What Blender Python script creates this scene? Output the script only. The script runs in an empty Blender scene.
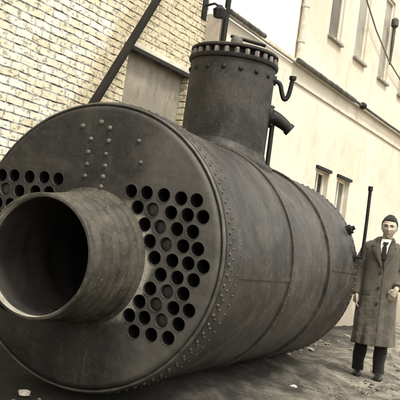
import bpy, bmesh, math, random
from mathutils import Vector, Matrix, noise
random.seed(7)
PI = math.pi
R = math.radians
scene = bpy.context.scene
COL = scene.collection

# ------------------------------------------------------------------ materials
def new_mat(name):
    m = bpy.data.materials.new(name); m.use_nodes = True
    nt = m.node_tree
    b = nt.nodes['Principled BSDF']
    return m, nt, b

class N:
    """tiny node helper"""
    def __init__(s, nt): s.nt = nt
    def add(s, t, **kw):
        n = s.nt.nodes.new(t)
        for k, v in kw.items(): setattr(n, k, v)
        return n
    def link(s, a, b): s.nt.links.new(a, b)
    def coord(s): return s.add('ShaderNodeTexCoord').outputs['Object']
    def noise(s, vec, scale, detail=6, rough=.6, dist=0):
        n = s.add('ShaderNodeTexNoise'); n.inputs['Scale'].default_value = scale
        n.inputs['Detail'].default_value = detail; n.inputs['Roughness'].default_value = rough
        n.inputs['Distortion'].default_value = dist
        if vec: s.link(vec, n.inputs['Vector'])
        return n.outputs['Fac']
    def ramp(s, fac, stops):
        n = s.add('ShaderNodeValToRGB'); e = n.color_ramp.elements
        while len(e) > 1: e.remove(e[-1])
        for i, (p, c) in enumerate(stops):
            el = e[0] if i == 0 else e.new(p)
            el.position = p
            el.color = (*c, 1) if isinstance(c, tuple) else (c, c, c, 1)
        s.link(fac, n.inputs['Fac']); return n.outputs['Color']
    def mix(s, fac, a, b, mode='MIX'):
        n = s.add('ShaderNodeMix', data_type='RGBA', blend_type=mode)
        for sock, v in ((n.inputs[0], fac), (n.inputs[6], a), (n.inputs[7], b)):
            if isinstance(v, (int, float)): sock.default_value = v
            elif isinstance(v, tuple): sock.default_value = (*v, 1)
            else: s.link(v, sock)
        return n.outputs[2]
    def math(s, op, a, b=0.0, c=0.0, clamp=False):
        n = s.add('ShaderNodeMath', operation=op); n.use_clamp = clamp
        for i, v in enumerate((a, b, c)):
            if isinstance(v, (int, float)): n.inputs[i].default_value = v
            else: s.link(v, n.inputs[i])
        return n.outputs[0]
    def sep(s, vec):
        n = s.add('ShaderNodeSeparateXYZ'); s.link(vec, n.inputs[0]); return n.outputs
    def comb(s, x, y, z):
        n = s.add('ShaderNodeCombineXYZ')
        for i, v in enumerate((x, y, z)):
            if isinstance(v, (int, float)): n.inputs[i].default_value = v
            else: s.link(v, n.inputs[i])
        return n.outputs[0]
    def scalev(s, vec, sc):
        n = s.add('ShaderNodeMapping'); n.inputs['Scale'].default_value = sc
        s.link(vec, n.inputs['Vector']); return n.outputs[0]
    def bump(s, h, strength, dist, bsdf, prev=None):
        n = s.add('ShaderNodeBump'); n.inputs['Strength'].default_value = strength
        n.inputs['Distance'].default_value = dist; s.link(h, n.inputs['Height'])
        if prev: s.link(prev, n.inputs['Normal'])
        s.link(n.outputs[0], bsdf.inputs['Normal']); return n.outputs[0]

def simple(name, c, rough=.7, var=.35, scale=9, bump=.15, metallic=0.0, stretch=(1, 1, 1), spec=.5, bd=.01):
    m, nt, b = new_mat(name); k = N(nt)
    v = k.scalev(k.coord(), stretch); b.inputs['Specular IOR Level'].default_value = spec
    f = k.noise(v, scale, 8, .65)
    lo = tuple(x*(1-var) for x in c); hi = tuple(min(1, x*(1+var)) for x in c)
    k.link(k.ramp(f, [(.3, lo), (.7, hi)]), b.inputs['Base Color'])
    b.inputs['Roughness'].default_value = rough; b.inputs['Metallic'].default_value = metallic
    b.inputs['Specular IOR Level'].default_value = spec
    if bump: k.bump(k.noise(v, scale*4, 6, .6), bump, bd, b)
    return m

def iron_mat(name, base, dust, stain=False, dustamt=.5, rough=.56):
    m, nt, b = new_mat(name); k = N(nt)
    v = k.coord()
    big = k.noise(v, 1.7, 6, .65, .6)
    mid = k.noise(v, 7, 8, .7, .4)
    fine = k.noise(v, 55, 6, .7)
    col = k.ramp(mid, [(.28, tuple(x*.40 for x in base)), (.5, base), (.72, tuple(x*1.9 for x in base))])
    # run-down streaks from weathering
    st = k.noise(k.scalev(v, (9, 9, .7)), 2.2, 5, .6)
    col = k.mix(k.ramp(st, [(.5, 0.0), (.72, .55)]), col, tuple(x*.5 for x in base))
    b3 = k.noise(v, 2.9, 7, .72, 1.0)
    col = k.mix(k.ramp(b3, [(.42, .62), (.54, 0.0)]), col, tuple(x*.32 for x in base))
    col = k.mix(k.ramp(b3, [(.54, 0.0), (.70, .55)]), col, tuple(x*2.3 for x in base))
    dmask = k.math('MULTIPLY', k.ramp(big, [(.44, 0.0), (.68, 1.0)]), k.ramp(fine, [(.35, .2), (.65, 1.0)]))
    col = k.mix(k.math('MULTIPLY', dmask, dustamt), col, dust)
    # flecks of scale and chipped paint
    fl = k.noise(v, 60, 4, .6, .3)
    col = k.mix(k.ramp(fl, [(.61, 0.0), (.67, .55)]), col, dust)
    pit = k.noise(v, 110, 3, .6)
    col = k.mix(k.ramp(pit, [(.33, .6), (.40, 0.0)]), col, tuple(x*.25 for x in base))
    drip = k.noise(k.scalev(v, (16, 16, .9)), 2.0, 4, .6, .2)
    col = k.mix(k.math('MULTIPLY', k.ramp(drip, [(.60, 0.0), (.68, .5)]), k.ramp(big, [(.4, 0.0), (.6, 1.0)])), col, dust)
    if stain:
        # lime and ash crust left on the plate round the flue joint
        x, y, z = k.sep(v)
        dx = k.math('ADD', x, .02); dz = k.math('ADD', z, -.935)
        r = k.math('SQRT', k.math('ADD', k.math('MULTIPLY', dx, dx), k.math('MULTIPLY', dz, dz)))
        wob = k.math('ADD', r, k.math('MULTIPLY', k.math('SUBTRACT', k.noise(v, 5, 5, .6), .5), .22))
        ring = k.ramp(wob, [(.43, .95), (.465, .8), (.51, 0.0)])
        side = k.ramp(k.math('ADD', x, k.math('MULTIPLY', k.noise(v, 3, 3), .3)), [(.30, 0.0), (.55, 1.0)])
        f = k.math('MULTIPLY', k.math('MULTIPLY', ring, side), k.ramp(fine, [(.3, .35), (.6, 1.0)]))
        bank = k.ramp(k.math('ADD', x, k.math('MULTIPLY', k.math('SUBTRACT', k.noise(v, 4, 5, .6), .5), .5)), [(.22, 0.0), (.48, .55)])
        col = k.mix(k.math('MULTIPLY', bank, k.ramp(mid, [(.3, .5), (.6, 1.0)])), col, (.115, .107, .09))
        col = k.mix(f, col, (.42, .385, .31))
    k.link(col, b.inputs['Base Color'])
    rr = k.ramp(mid, [(.3, rough-.12), (.7, rough+.2)])
    k.link(rr, b.inputs['Roughness'])
    b.inputs['Specular IOR Level'].default_value = .32
    p = k.bump(k.noise(v, 3.2, 3, .5), .45, .045, b)
    k.bump(k.math('ADD', fine, k.math('MULTIPLY', k.noise(v, 130, 3, .6), .6)), .35, .004, b, p)
    return m

M = {}
M['iron'] = iron_mat('boiler_iron', (.034, .0306, .025), (.125, .113, .092), dustamt=.6, rough=.46)
M['face'] = iron_mat('tube_plate_iron', (.0225, .0205, .017), (.088, .080, .066), stain=True, dustamt=.5, rough=.62)
M['flue'] = iron_mat('flue_iron', (.043, .0385, .029), (.15, .134, .10), dustamt=.6, rough=.66)
M['dome'] = iron_mat('dome_iron', (.021, .019, .0155), (.10, .09, .073), dustamt=.8)
M['rivet'] = simple('rivet_iron', (.042, .038, .031), .5, .5, 14, 0)
M['bolt'] = simple('worn_bolt_metal', (.085, .078, .064), .5, .6, 30, 0)
M['lit_edge'] = simple('lit_edge_metal', (.060, .055, .045), .45, .65, 7, .2)  # paler than the shell: the lit plate edge put into the colour
M['lit_rim'] = simple('sunlit_rim_metal', (.34, .32, .26), .4, .5, 9, .1)  # pale metal: sunlight on the flue's inner rim put into the colour
M['nut'] = simple('pale_nut_metal', (.13, .118, .094), .5, .6, 22, 0)
M['tube'] = simple('tube_end_metal', (.035, .032, .027), .55, .5, 12, 0)
M['soot'] = simple('soot', (.010, .009, .008), .95, .3, 8, 0, spec=.1)
M['fluesoot'] = simple('flue_soot', (.030, .027, .023), .9, .5, 5, .3, spec=.2)
M['plug'] = simple('clogged_ash', (.019, .0175, .015), .65, .4, 20, .2)
M['black'] = simple('black_iron', (.014, .0125, .0105), .6, .5, 16, .2, spec=.25)
M['valve'] = simple('grey_valve_metal', (.11, .10, .082), .55, .4, 14, .1)
M['timber'] = simple('tarred_timber', (.017, .0145, .0115), .8, .5, 5, .4, stretch=(14, 14, 1), spec=.12)
M['sleeper'] = simple('sleeper_timber', (.045, .04, .032), .85, .5, 5, .4, stretch=(1, 12, 12))
M['stone'] = simple('pale_stone', (.55, .51, .43), .85, .35, 18, .5)
M['grey_stone'] = simple('rubble_stone', (.15, .137, .11), .9, .8, 4, .4)
M['pane'] = simple('window_pane', (.30, .28, .225), .5, .2, 3, 0)
M['darkpane'] = simple('dark_window_pane', (.03, .027, .022), .3, .3, 3, 0, spec=.1)
M['midpane'] = simple('dusty_window_pane', (.12, .108, .083), .5, .3, 3, 0)
M['frame'] = simple('painted_frame', (.74, .70, .58), .6, .12, 8, .1)
M['sill'] = simple('weathered_sill', (.27, .25, .205), .8, .5, 14, .3)
M['gutter'] = simple('gutter_iron', (.07, .064, .052), .65, .7, 6, .2)
M['pipe'] = simple('painted_pipe', (.55, .51, .41), .6, .35, 10, .15)
M['cable'] = simple('cable_rubber', (.19, .175, .14), .8, .2, 6, 0)

def brick_mat():
    m, nt, b = new_mat('whitewashed_brick'); k = N(nt)
    v = k.coord(); x, y, z = k.sep(v)
    w = k.noise(v, 3.0, 4, .6)
    zz = k.math('ADD', z, k.math('MULTIPLY', k.math('SUBTRACT', w, .5), .04))
    uu = k.math('ADD', y, x)
    uu = k.math('ADD', uu, k.math('MULTIPLY', k.math('SUBTRACT', k.noise(v, 9, 3), .5), .07))
    t = k.add('ShaderNodeTexBrick'); k.link(k.comb(uu, zz, 0), t.inputs['Vector'])
    t.inputs['Scale'].default_value = 1.0
    t.inputs['Brick Width'].default_value = .218; t.inputs['Row Height'].default_value = .0755
    t.inputs['Mortar Size'].default_value = .0085; t.inputs['Mortar Smooth'].default_value = .35
    t.inputs['Bias'].default_value = 0
    t.inputs['Color1'].default_value = (.88, .83, .68, 1); t.inputs['Color2'].default_value = (.66, .58, .42, 1)
    t.inputs['Mortar'].default_value = (.5, .5, .5, 1)
    mort = t.outputs['Fac']
    fine = k.noise(v, 34, 5, .7)
    mid = k.noise(k.scalev(v, (1, 1, 2.4)), 6.5, 6, .7, .5)
    # wash worn off: dark brick arrises and open joints
    # bed joints gape in short dark dashes, perpends are mostly filled with wash
    row = k.math('FRACT', k.math('DIVIDE', zz, .0755))
    bed = k.ramp(k.math('ABSOLUTE', k.math('SUBTRACT', row, .5)), [(.36, 0.0), (.47, 1.0)])
    dash = k.ramp(k.noise(k.scalev(v, (5, 5, 9)), 1.3, 5, .72), [(.45, 0.0), (.58, 1.0)])
    bedm = k.math('MULTIPLY', bed, dash)
    joint = k.math('MULTIPLY', mort, k.ramp(mid, [(.44, .05), (.68, .6)]))
    pits = k.ramp(k.noise(k.scalev(v, (1, 1, 1.7)), 13, 6, .7), [(.56, 0.0), (.64, 1.0)])
    # the stretch by the doorway was never washed: bare tan stocks
    tan = k.ramp(k.math('MULTIPLY', k.math('ADD', y, k.math('SUBTRACT', k.math('MULTIPLY', z, -.52), 3.2)), .5, clamp=True), [(.78, 0.0), (.84, 1.0)])
    col = k.mix(k.math('MULTIPLY', tan, .75), t.outputs['Color'], k.ramp(fine, [(.35, (.42, .34, .20)), (.65, (.64, .54, .36))]))
    col = k.mix(k.ramp(mid, [(.35, .0), (.75, .5)]), col, (.50, .44, .30))
    col = k.mix(k.math('MULTIPLY', pits, .5), col, (.20, .165, .10))
    col = k.mix(k.math('MULTIPLY', joint, .8), col, (.17, .14, .09))
    col = k.mix(k.math('MULTIPLY', bedm, .95), col, (.055, .045, .028))
    col = k.mix(k.ramp(fine, [(.3, .35), (.5, 0.0)]), col, (.30, .255, .165))
    k.link(col, b.inputs['Base Color']); b.inputs['Roughness'].default_value = .9
    b.inputs['Specular IOR Level'].default_value = .2
    h = k.math('SUBTRACT', k.math('MULTIPLY', fine, .5), k.math('ADD', k.math('ADD', mort, bedm), k.math('MULTIPLY', pits, .7)))
    k.bump(h, .9, .012, b)
    return m
M['brick'] = brick_mat()

def plaster_mat(name, base, tint, dark, damt=.5, sc=1.0):
    m, nt, b = new_mat(name); k = N(nt)
    v = k.coord()
    big = k.noise(v, .55*sc, 5, .6, .5); mid = k.noise(k.scalev(v, (1, 1, .45)), 2.6*sc, 7, .7, .4); fine = k.noise(v, 30, 6, .7)
    col = k.mix(k.ramp(big, [(.42, 0.0), (.62, 1.0)]), base, tint)
    col = k.mix(k.math('MULTIPLY', k.ramp(mid, [(.52, 0.0), (.74, 1.0)]), damt), col, dark)
    col = k.mix(k.ramp(fine, [(.25, .35), (.45, 0.0)]), col, dark)
    # patched render, damp rising from the foot, hairline cracks
    sx, sy, sz = k.sep(v)
    damp = k.ramp(k.math('ADD', sz, k.math('MULTIPLY', k.math('SUBTRACT', mid, .5), 2.4)), [(.35, .75), (1.0, 0.0)])
    col = k.mix(damp, col, tuple(c_*.55 for c_ in dark))
    vo = k.add('ShaderNodeTexVoronoi', feature='DISTANCE_TO_EDGE'); vo.inputs['Scale'].default_value = .8
    wv = k.add('ShaderNodeVectorMath', operation='ADD'); nn_ = k.add('ShaderNodeTexNoise'); nn_.inputs['Scale'].default_value = 3.0; nn_.inputs['Detail'].default_value = 6
    k.link(v, nn_.inputs['Vector']); sc_ = k.add('ShaderNodeVectorMath', operation='SCALE'); sc_.inputs['Scale'].default_value = .5
    k.link(nn_.outputs['Color'], sc_.inputs[0]); k.link(v, wv.inputs[0]); k.link(sc_.outputs[0], wv.inputs[1]); k.link(wv.outputs[0], vo.inputs['Vector'])
    crack = k.math('MULTIPLY', k.ramp(vo.outputs['Distance'], [(.0, .22), (.009, 0.0)]), k.ramp(big, [(.45, 0.0), (.55, 1.0)]))
    col = k.mix(crack, col, tuple(c_*.5 for c_ in dark))
    k.link(col, b.inputs['Base Color']); b.inputs['Roughness'].default_value = .92
    b.inputs['Specular IOR Level'].default_value = .2
    k.bump(k.math('ADD', fine, k.math('MULTIPLY', mid, 2)), .4, .008, b)
    return m
M['plaster'] = plaster_mat('cream_plaster', (.64, .585, .48), (.62, .515, .405), (.40, .345, .255), .7)
M['fill'] = plaster_mat('grey_infill_plaster', (.215, .192, .15), (.29, .262, .205), (.11, .098, .074), .9, 3.2)
M['band'] = plaster_mat('white_band_plaster', (.50, .46, .37), (.62, .58, .48), (.30, .26, .19), .6, 4)

def ground_mat():
    m, nt, b = new_mat('trodden_earth'); k = N(nt)
    v = k.coord(); x, y, z = k.sep(v)
    big = k.noise(v, .5, 6, .65, .6); mid = k.noise(v, 2.2, 8, .7, .8); fine = k.noise(v, 22, 7, .75)
    ruts = k.noise(k.scalev(v, (2.6, .8, 1)), 1.5, 6, .65, .5)
    # dark earth along the boiler, dry trodden dust further right
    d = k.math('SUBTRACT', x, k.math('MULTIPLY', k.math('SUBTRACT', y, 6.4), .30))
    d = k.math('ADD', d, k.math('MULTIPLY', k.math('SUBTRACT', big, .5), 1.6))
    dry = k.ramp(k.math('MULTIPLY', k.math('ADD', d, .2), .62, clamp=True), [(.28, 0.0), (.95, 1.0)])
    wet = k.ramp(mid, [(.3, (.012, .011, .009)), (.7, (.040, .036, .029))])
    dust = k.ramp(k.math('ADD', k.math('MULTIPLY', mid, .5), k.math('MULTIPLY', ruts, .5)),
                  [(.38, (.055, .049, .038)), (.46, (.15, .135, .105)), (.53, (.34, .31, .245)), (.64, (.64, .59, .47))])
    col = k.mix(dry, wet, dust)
    col = k.mix(k.ramp(fine, [(.60, 0.0), (.70, .7)]), col, k.mix(dry, (.085, .078, .062), (.74, .69, .57)))
    col = k.mix(k.ramp(fine, [(.30, .75), (.42, 0.0)]), col, (.022, .02, .016))
    grit = k.noise(v, 75, 5, .75)
    col = k.mix(k.ramp(grit, [(.34, .75), (.46, 0.0)]), col, (.03, .027, .021))
    col = k.mix(k.math('MULTIPLY', k.ramp(grit, [(.58, 0.0), (.66, .7)]), k.ramp(mid, [(.4, .2), (.6, 1.0)])), col, k.mix(dry, (.12, .11, .088), (.66, .61, .5)))
    k.link(col, b.inputs['Base Color'])
    k.link(k.ramp(mid, [(.3, .55), (.6, .95)]), b.inputs['Roughness'])
    b.inputs['Specular IOR Level'].default_value = .3
    k.bump(k.math('ADD', k.math('ADD', fine, k.math('MULTIPLY', grit, .5)), k.math('MULTIPLY', mid, 2.0)), 1.0, .035, b)
    return m
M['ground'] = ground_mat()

def cloth_mat(name, c, scale=200, var=.3):
    m, nt, b = new_mat(name); k = N(nt); v = k.coord()
    col = k.ramp(k.noise(v, 12, 7, .7), [(.3, tuple(x*(1-var) for x in c)), (.7, tuple(x*(1+var) for x in c))])
    col = k.mix(k.ramp(k.noise(v, scale, 3, .7), [(.4, .5), (.6, 0.0)]), col, tuple(x*.45 for x in c))
    k.link(col, b.inputs['Base Color']); b.inputs['Roughness'].default_value = .95
    b.inputs['Specular IOR Level'].default_value = .15
    b.inputs['Sheen Weight'].default_value = .12
    k.bump(k.noise(v, scale, 2, .6), .4, .003, b)
    return m
M['coat'] = cloth_mat('overcoat_wool', (.105, .094, .073), 160)
M['lapel'] = cloth_mat('lapel_wool', (.085, .076, .059), 160)
M['jacket'] = cloth_mat('jacket_cloth', (.035, .031, .026))
M['trouser'] = cloth_mat('trouser_cloth', (.020, .018, .016))
M['shirt'] = cloth_mat('shirt_cotton', (.74, .70, .60), 300, .05)
M['tie'] = cloth_mat('tie_silk', (.022, .02, .018), 300)
M['shoe'] = simple('shoe_leather', (.016, .014, .012), .4, .3, 20, .05)
M['hair'] = simple('dark_hair', (.012, .010, .008), .5, .7, 40, .8, stretch=(5, 1, 1))
M['skin'] = simple('skin', (.42, .345, .26), .6, .08, 14, .05)
M['lip'] = simple('lip', (.19, .13, .095), .6, .1, 14, 0)
M['eye'] = simple('eye', (.03, .026, .022), .3, .1, 14, 0)

# ------------------------------------------------------------------ helpers
def obj(name, bm, mat, parent=None, smooth=True, angle=40):
    bmesh.ops.remove_doubles(bm, verts=bm.verts, dist=1e-5)
    bmesh.ops.recalc_face_normals(bm, faces=bm.faces)
    me = bpy.data.meshes.new(name); bm.to_mesh(me); bm.free()
    return link_mesh(name, me, mat, parent, smooth, angle)

def link_mesh(name, me, mat, parent=None, smooth=True, angle=40):
    o = bpy.data.objects.new(name, me); COL.objects.link(o)
    if mat: me.materials.clear(); me.materials.append(mat)
    if smooth:
        for p in me.polygons: p.use_smooth = True
        me.set_sharp_from_angle(angle=R(angle))
    if parent: o.parent = parent
    return o

def tag(o, label=None, cat=None, group=None, kind=None):
    if label: o['label'] = label
    if cat: o['category'] = cat
    if group: o['group'] = group
    if kind: o['kind'] = kind
    return o

def empty(name, loc=(0, 0, 0), rz=0):
    o = bpy.data.objects.new(name, None); COL.objects.link(o)
    o.location = loc; o.rotation_euler = (0, 0, rz); o.empty_display_size = .2
    return o

def add_box(bm, lo, hi, bev=0, mtx=None):
    g = bmesh.ops.create_cube(bm, size=1)
    vs = g['verts']
    for v in vs:
        v.co = Vector(((lo[i]+hi[i])/2 + v.co[i]*(hi[i]-lo[i]) for i in range(3)))
    if bev:
        es = list({e for v in vs for e in v.link_edges})
        r = bmesh.ops.bevel(bm, geom=es, offset=bev, segments=2, affect='EDGES', profile=.7)
        vs = list({v for f in r['faces'] for v in f.verts} | {v for v in vs if v.is_valid})
    if mtx:
        allv = set(vs)
        bmesh.ops.transform(bm, matrix=mtx, verts=list(allv))
    return vs

def lathe(bm, prof, seg=64, origin=(0, 0, 0), axis='Z', close=False, a0=0, a1=2*PI):
    """prof: list of (h, r); axis Z or Y"""
    full = abs(a1-a0-2*PI) < 1e-6
    n = seg if full else seg+1
    rows = []
    for h, r in prof:
        row = []
        if r < 1e-6:
            co = (0, 0, h) if axis == 'Z' else (0, h, 0)
            v = bm.verts.new(Vector(co)+Vector(origin)); row = [v]*n
        else:
            for i in range(n):
                a = a0+(a1-a0)*i/seg
                c, s = r*math.cos(a), r*math.sin(a)
                co = (c, s, h) if axis == 'Z' else (c, h, s)
                row.append(bm.verts.new(Vector(co)+Vector(origin)))
        rows.append(row)
    pairs = list(zip(rows, rows[1:]))
    if close: pairs.append((rows[-1], rows[0]))
    for A, B in pairs:
        for i in range(seg):
            j = (i+1) % n
            vs = []
            for v in (A[i], A[j], B[j], B[i]):
                if v not in vs: vs.append(v)
            if len(vs) >= 3:
                try: bm.faces.new(vs)
                except ValueError: pass

def tube(bm, pts, rad, seg=10, caps=True):
    """sweep of a circle along points; rad is a number or a list"""
    pts = [Vector(p) for p in pts]
    rs = rad if isinstance(rad, (list, tuple)) else [rad]*len(pts)
    rows = []; up = None
    for i, p in enumerate(pts):
        d = (pts[min(i+1, len(pts)-1)]-pts[max(i-1, 0)]).normalized()
        if up is None:
            up = d.orthogonal().normalized()
        up = (up-d*up.dot(d)).normalized()
        sd = d.cross(up)
        rows.append([bm.verts.new(p+(up*math.cos(2*PI*k/seg)+sd*math.sin(2*PI*k/seg))*rs[i]) for k in range(seg)])
    for A, B in zip(rows, rows[1:]):
        for k in range(seg):
            bm.faces.new((A[k], A[(k+1) % seg], B[(k+1) % seg], B[k]))
    if caps:
        bm.faces.new(rows[0]); bm.faces.new(rows[-1])

def chaikin(pts, n=2):
    pts = [Vector(p) for p in pts]
    for _ in range(n):
        q = [pts[0]]
        for a_, b_ in zip(pts, pts[1:]): q += [a_*.75+b_*.25, a_*.25+b_*.75]
        pts = q+[pts[-1]]
    return pts

def rivet(bm, p, n, r=.014, h=None, seg=8):
    p = Vector(p); n = Vector(n).normalized(); h = h or r*.75
    u = n.orthogonal().normalized(); w = n.cross(u)
    rows = []
    for hh, rr in ((-.004, 1.0), (.35, .93), (.75, .62)):
        rows.append([bm.verts.new(p+n*(h*hh if hh > 0 else hh)+(u*math.cos(2*PI*k/seg)+w*math.sin(2*PI*k/seg))*r*rr) for k in range(seg)])
    top = bm.verts.new(p+n*h)
    for A, B in zip(rows, rows[1:]):
        for k in range(seg): bm.faces.new((A[k], A[(k+1) % seg], B[(k+1) % seg], B[k]))
    for k in range(seg): bm.faces.new((rows[-1][k], rows[-1][(k+1) % seg], top))

def hexnut(bm, p, n, r, h, rot=0, stud=.5):
    p = Vector(p); n = Vector(n).normalized(); u = n.orthogonal().normalized(); w = n.cross(u)
    def ring(rr, hh, seg=6, ro=rot): return [bm.verts.new(p+n*hh+(u*math.cos(2*PI*k/seg+ro)+w*math.sin(2*PI*k/seg+ro))*rr) for k in range(seg)]
    A, B, C = ring(r, -.003), ring(r, h*.85), ring(r*.85, h)
    for X, Y in ((A, B), (B, C)):
        for k in range(6): bm.faces.new((X[k], X[(k+1) % 6], Y[(k+1) % 6], Y[k]))
    bm.faces.new(C)
    if stud:
        D, E = ring(r*.5, h, 10), ring(r*.42, h*(1+stud), 10)
        for k in range(10): bm.faces.new((D[k], D[(k+1) % 10], E[(k+1) % 10], E[k]))
        bm.faces.new(E)

def baked(o, name):
    dg = bpy.context.evaluated_depsgraph_get(); dg.update()
    me = bpy.data.meshes.new_from_object(o.evaluated_get(dg)); me.name = name
    old = o.data; bpy.data.objects.remove(o); bpy.data.meshes.remove(old)
    return me

# ------------------------------------------------------------------ ground
def ground():
    def axis(lo, hi, d0, d1, step):
        a = []; x = d0
        while x <= d1: a.append(x); x += step
        far = [1, 2.5, 5, 10, 20, 45, 100, 220, 420]
        return [lo-f for f in reversed(far)]+a+[a[-1]+f for f in far]
    xs = axis(-4, 0, -4, 7, .055); ys = axis(2.5, 0, 2.5, 20, .07)
    bm = bmesh.new(); rows = []
    for y in ys:
        row = []
        for x in xs:
            z = 0
            fade = max(0, min(1, (x+5)/1.0))*max(0, min(1, (8-x)/1.0))*max(0, min(1, (y-1.5)/1.0))*max(0, min(1, (21-y)/1.0))
            if fade:
                z = .035*noise.noise(Vector((x*1.1, y*.9, 0)))+.020*noise.noise(Vector((x*3.6, y*2.8, 4)))+.012*noise.noise(Vector((x*9, y*8, 9)))
                z += .02*math.sin((x*.9-y*.42)*5+1.5*noise.noise(Vector((x*.7, y*.5, 3))))*max(0, min(1, (x-.6)/1.2))
                dm = math.hypot(x-2.0, y-8.5)
                bx, by = x+.678, y-5.18
                bs = bx*.404+by*.915; bt = bx*.915-by*.404
                z += .15*math.exp(-(bt/.62)**2)*max(0, min(1, (bs-.05)/.5))*max(0, min(1, (4.4-bs)/.7))*(1+.5*noise.noise(Vector((x*2, y*2, 7))))
                z *= fade*(.35 if dm < .5 else 1)
            row.append(bm.verts.new((x, y, z)))
        rows.append(row)
    for A, B in zip(rows, rows[1:]):
        for i in range(len(A)-1): bm.faces.new((A[i], A[i+1], B[i+1], B[i]))
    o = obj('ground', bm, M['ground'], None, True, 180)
    o['kind'] = 'structure'
ground()

def stone_bm(bm, c, s, seed, flat=.6):
    g = bmesh.ops.create_icosphere(bm, subdivisions=2, radius=1)
    rx, ry, rz = (s*random.uniform(.7, 1.3), s*random.uniform(.6, 1.1), s*flat*random.uniform(.7, 1.1))
    rot = random.uniform(0, PI)
    for v in g['verts']:
        d = 1+.45*noise.noise(v.co*1.3+Vector((seed*7.1, seed*3.3, 0)))
        x, y, z = v.co.x*rx*d, v.co.y*ry*d, v.co.z*rz*d
        v.co = Vector((c[0]+x*math.cos(rot)-y*math.sin(rot), c[1]+x*math.sin(rot)+y*math.cos(rot), c[2]+z))

bm = bmesh.new()
for i in range(2600):
    while True:
        x = random.uniform(-1.6, 4.2); y = random.uniform(4.6, 14)
        if x > .18*y-1.9: break
    g = bmesh.ops.create_icosphere(bm, subdivisions=1 if i % 9 else 2, radius=1)
    s = random.choice((.005, .005, .006, .007, .008, .010, .010, .012, .015)) if i % 9 else random.choice((.016, .02, .026, .04))
    for v in g['verts']:
        d = 1+.5*noise.noise(v.co*1.4+Vector((i*1.7, 0, 0)))
        v.co = Vector((x+v.co.x*s*d*1.2, y+v.co.y*s*d, .004+v.co.z*s*d*.6))
tag(obj('rubble', bm, M['grey_stone'], None, True, 30), 'scattered grey rubble and chips trodden into the dark earth', 'rubble', kind='stuff')
for (x, y, s, l) in ((-.03, 6.55, .055, 'pale stone in the dark mud under the boiler front'),
                     (-.95, 5.22, .045, 'pale stone lying in the dark foreground at the bottom left corner'),
                     (.77, 7.10, .038, 'small pale stone on the dark earth beside the boiler flank'),
                     (1.02, 7.02, .045, 'flat pale stone at the edge of the bright trodden earth')):
    bm = bmesh.new(); stone_bm(bm, (0, 0, s*.35), s, x*10, .5)
    o = obj('stone', bm, M['stone'], None, True, 30); o.location = (x, y, .005)
    tag(o, l, 'stone', 'pale stones lying around the boiler')

# ------------------------------------------------------------------ brick wall and plastered building
WYAW = .52
WN = Vector((math.cos(WYAW), -math.sin(WYAW), 0)); WD = Vector((math.sin(WYAW), math.cos(WYAW), 0))
WO = WN*-5.0     # wall-local frame: x out of the wall, y along it, z up

def wall_mesh(bm, y0, y1, z0, z1, holes, depth, x=0.0, back=True):
    ys = sorted({y0, y1, *[h[0] for h in holes], *[h[1] for h in holes]})
    zs = sorted({z0, z1, *[h[2] for h in holes], *[h[3] for h in holes]})
    def solid(i, j):
        if i < 0 or j < 0 or i >= len(ys)-1 or j >= len(zs)-1: return False
        cy, cz = (ys[i]+ys[i+1])/2, (zs[j]+zs[j+1])/2
        return not any(h[0] < cy < h[1] and h[2] < cz < h[3] for h in holes)
    def q(*c): bm.faces.new([bm.verts.new(Vector(p)) for p in c])
    xb = x-depth
    for i in range(len(ys)-1):
        for j in range(len(zs)-1):
            if not solid(i, j): continue
            a, b, c, d = ys[i], ys[i+1], zs[j], zs[j+1]
            q((x, a, c), (x, b, c), (x, b, d), (x, a, d))
            if back: q((xb, a, c), (xb, a, d), (xb, b, d), (xb, b, c))
            if not solid(i-1, j): q((x, a, c), (x, a, d), (xb, a, d), (xb, a, c))
            if not solid(i+1, j): q((x, b, c), (xb, b, c), (xb, b, d), (x, b, d))
            if not solid(i, j-1): q((x, a, c), (xb, a, c), (xb, b, c), (x, b, c))
            if not solid(i, j+1): q((x, a, d), (x, b, d), (xb, b, d), (xb, a, d))

bw = empty('brick_wall', WO, -WYAW)
tag(bw, 'tall whitewashed brick wall with a plastered up doorway, behind the boiler', 'wall')
bm = bmesh.new()
OP = (6.80, 8.05, -.2, 3.10)
wall_mesh(bm, -3.0, 8.30, -.2, 5.6, [OP], .42)
obj('brickwork', bm, M['brick'], bw, False)
bm = bmesh.new(); wall_mesh(bm, OP[0]+.003, OP[1]-.003, -.15, 3.097, [], .14, x=-.09)
obj('infill_panel', bm, M['fill'], bw, False)
bm = bmesh.new()
add_box(bm, (-.01, 6.72, 3.075), (.035, 8.11, 3.125), .006)
obj('lintel', bm, M['black'], bw)
bm = bmesh.new()
add_box(bm, (-.01, 6.70, 3.128), (.012, 8.15, 3.185), .004)
obj('plaster_band', bm, M['band'], bw)
bm = bmesh.new(); wall_mesh(bm, -3.0, 8.34, 5.603, 5.68, [], .5, x=.04)
obj('coping', bm, M['band'], bw, False)

# iron bracket on the end of the brick wall
br = empty('wall_bracket', WO+WD*8.2+Vector((0, 0, 3.9)), -WYAW)
tag(br, 'dark iron bracket with a lamp box near the end of the brick wall', 'bracket')
bm = bmesh.new(); add_box(bm, (.003, -.06, -.05), (.02, .04, .22), .003); obj('fixing_plate', bm, M['black'], br)
bm = bmesh.new(); tube(bm, [(.02, 0, .12), (.12, .02, .15), (.18, .06, .12)], .014); obj('arm', bm, M['black'], br)
bm = bmesh.new()
lathe(bm, [(.14, 0), (.14, .025), (.11, .05), (.08, .085), (-.01, .07), (-.015, 0)], 8, (.18, .06, 0))
obj('lamp_box', bm, M['black'], br, True, 30)

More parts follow.
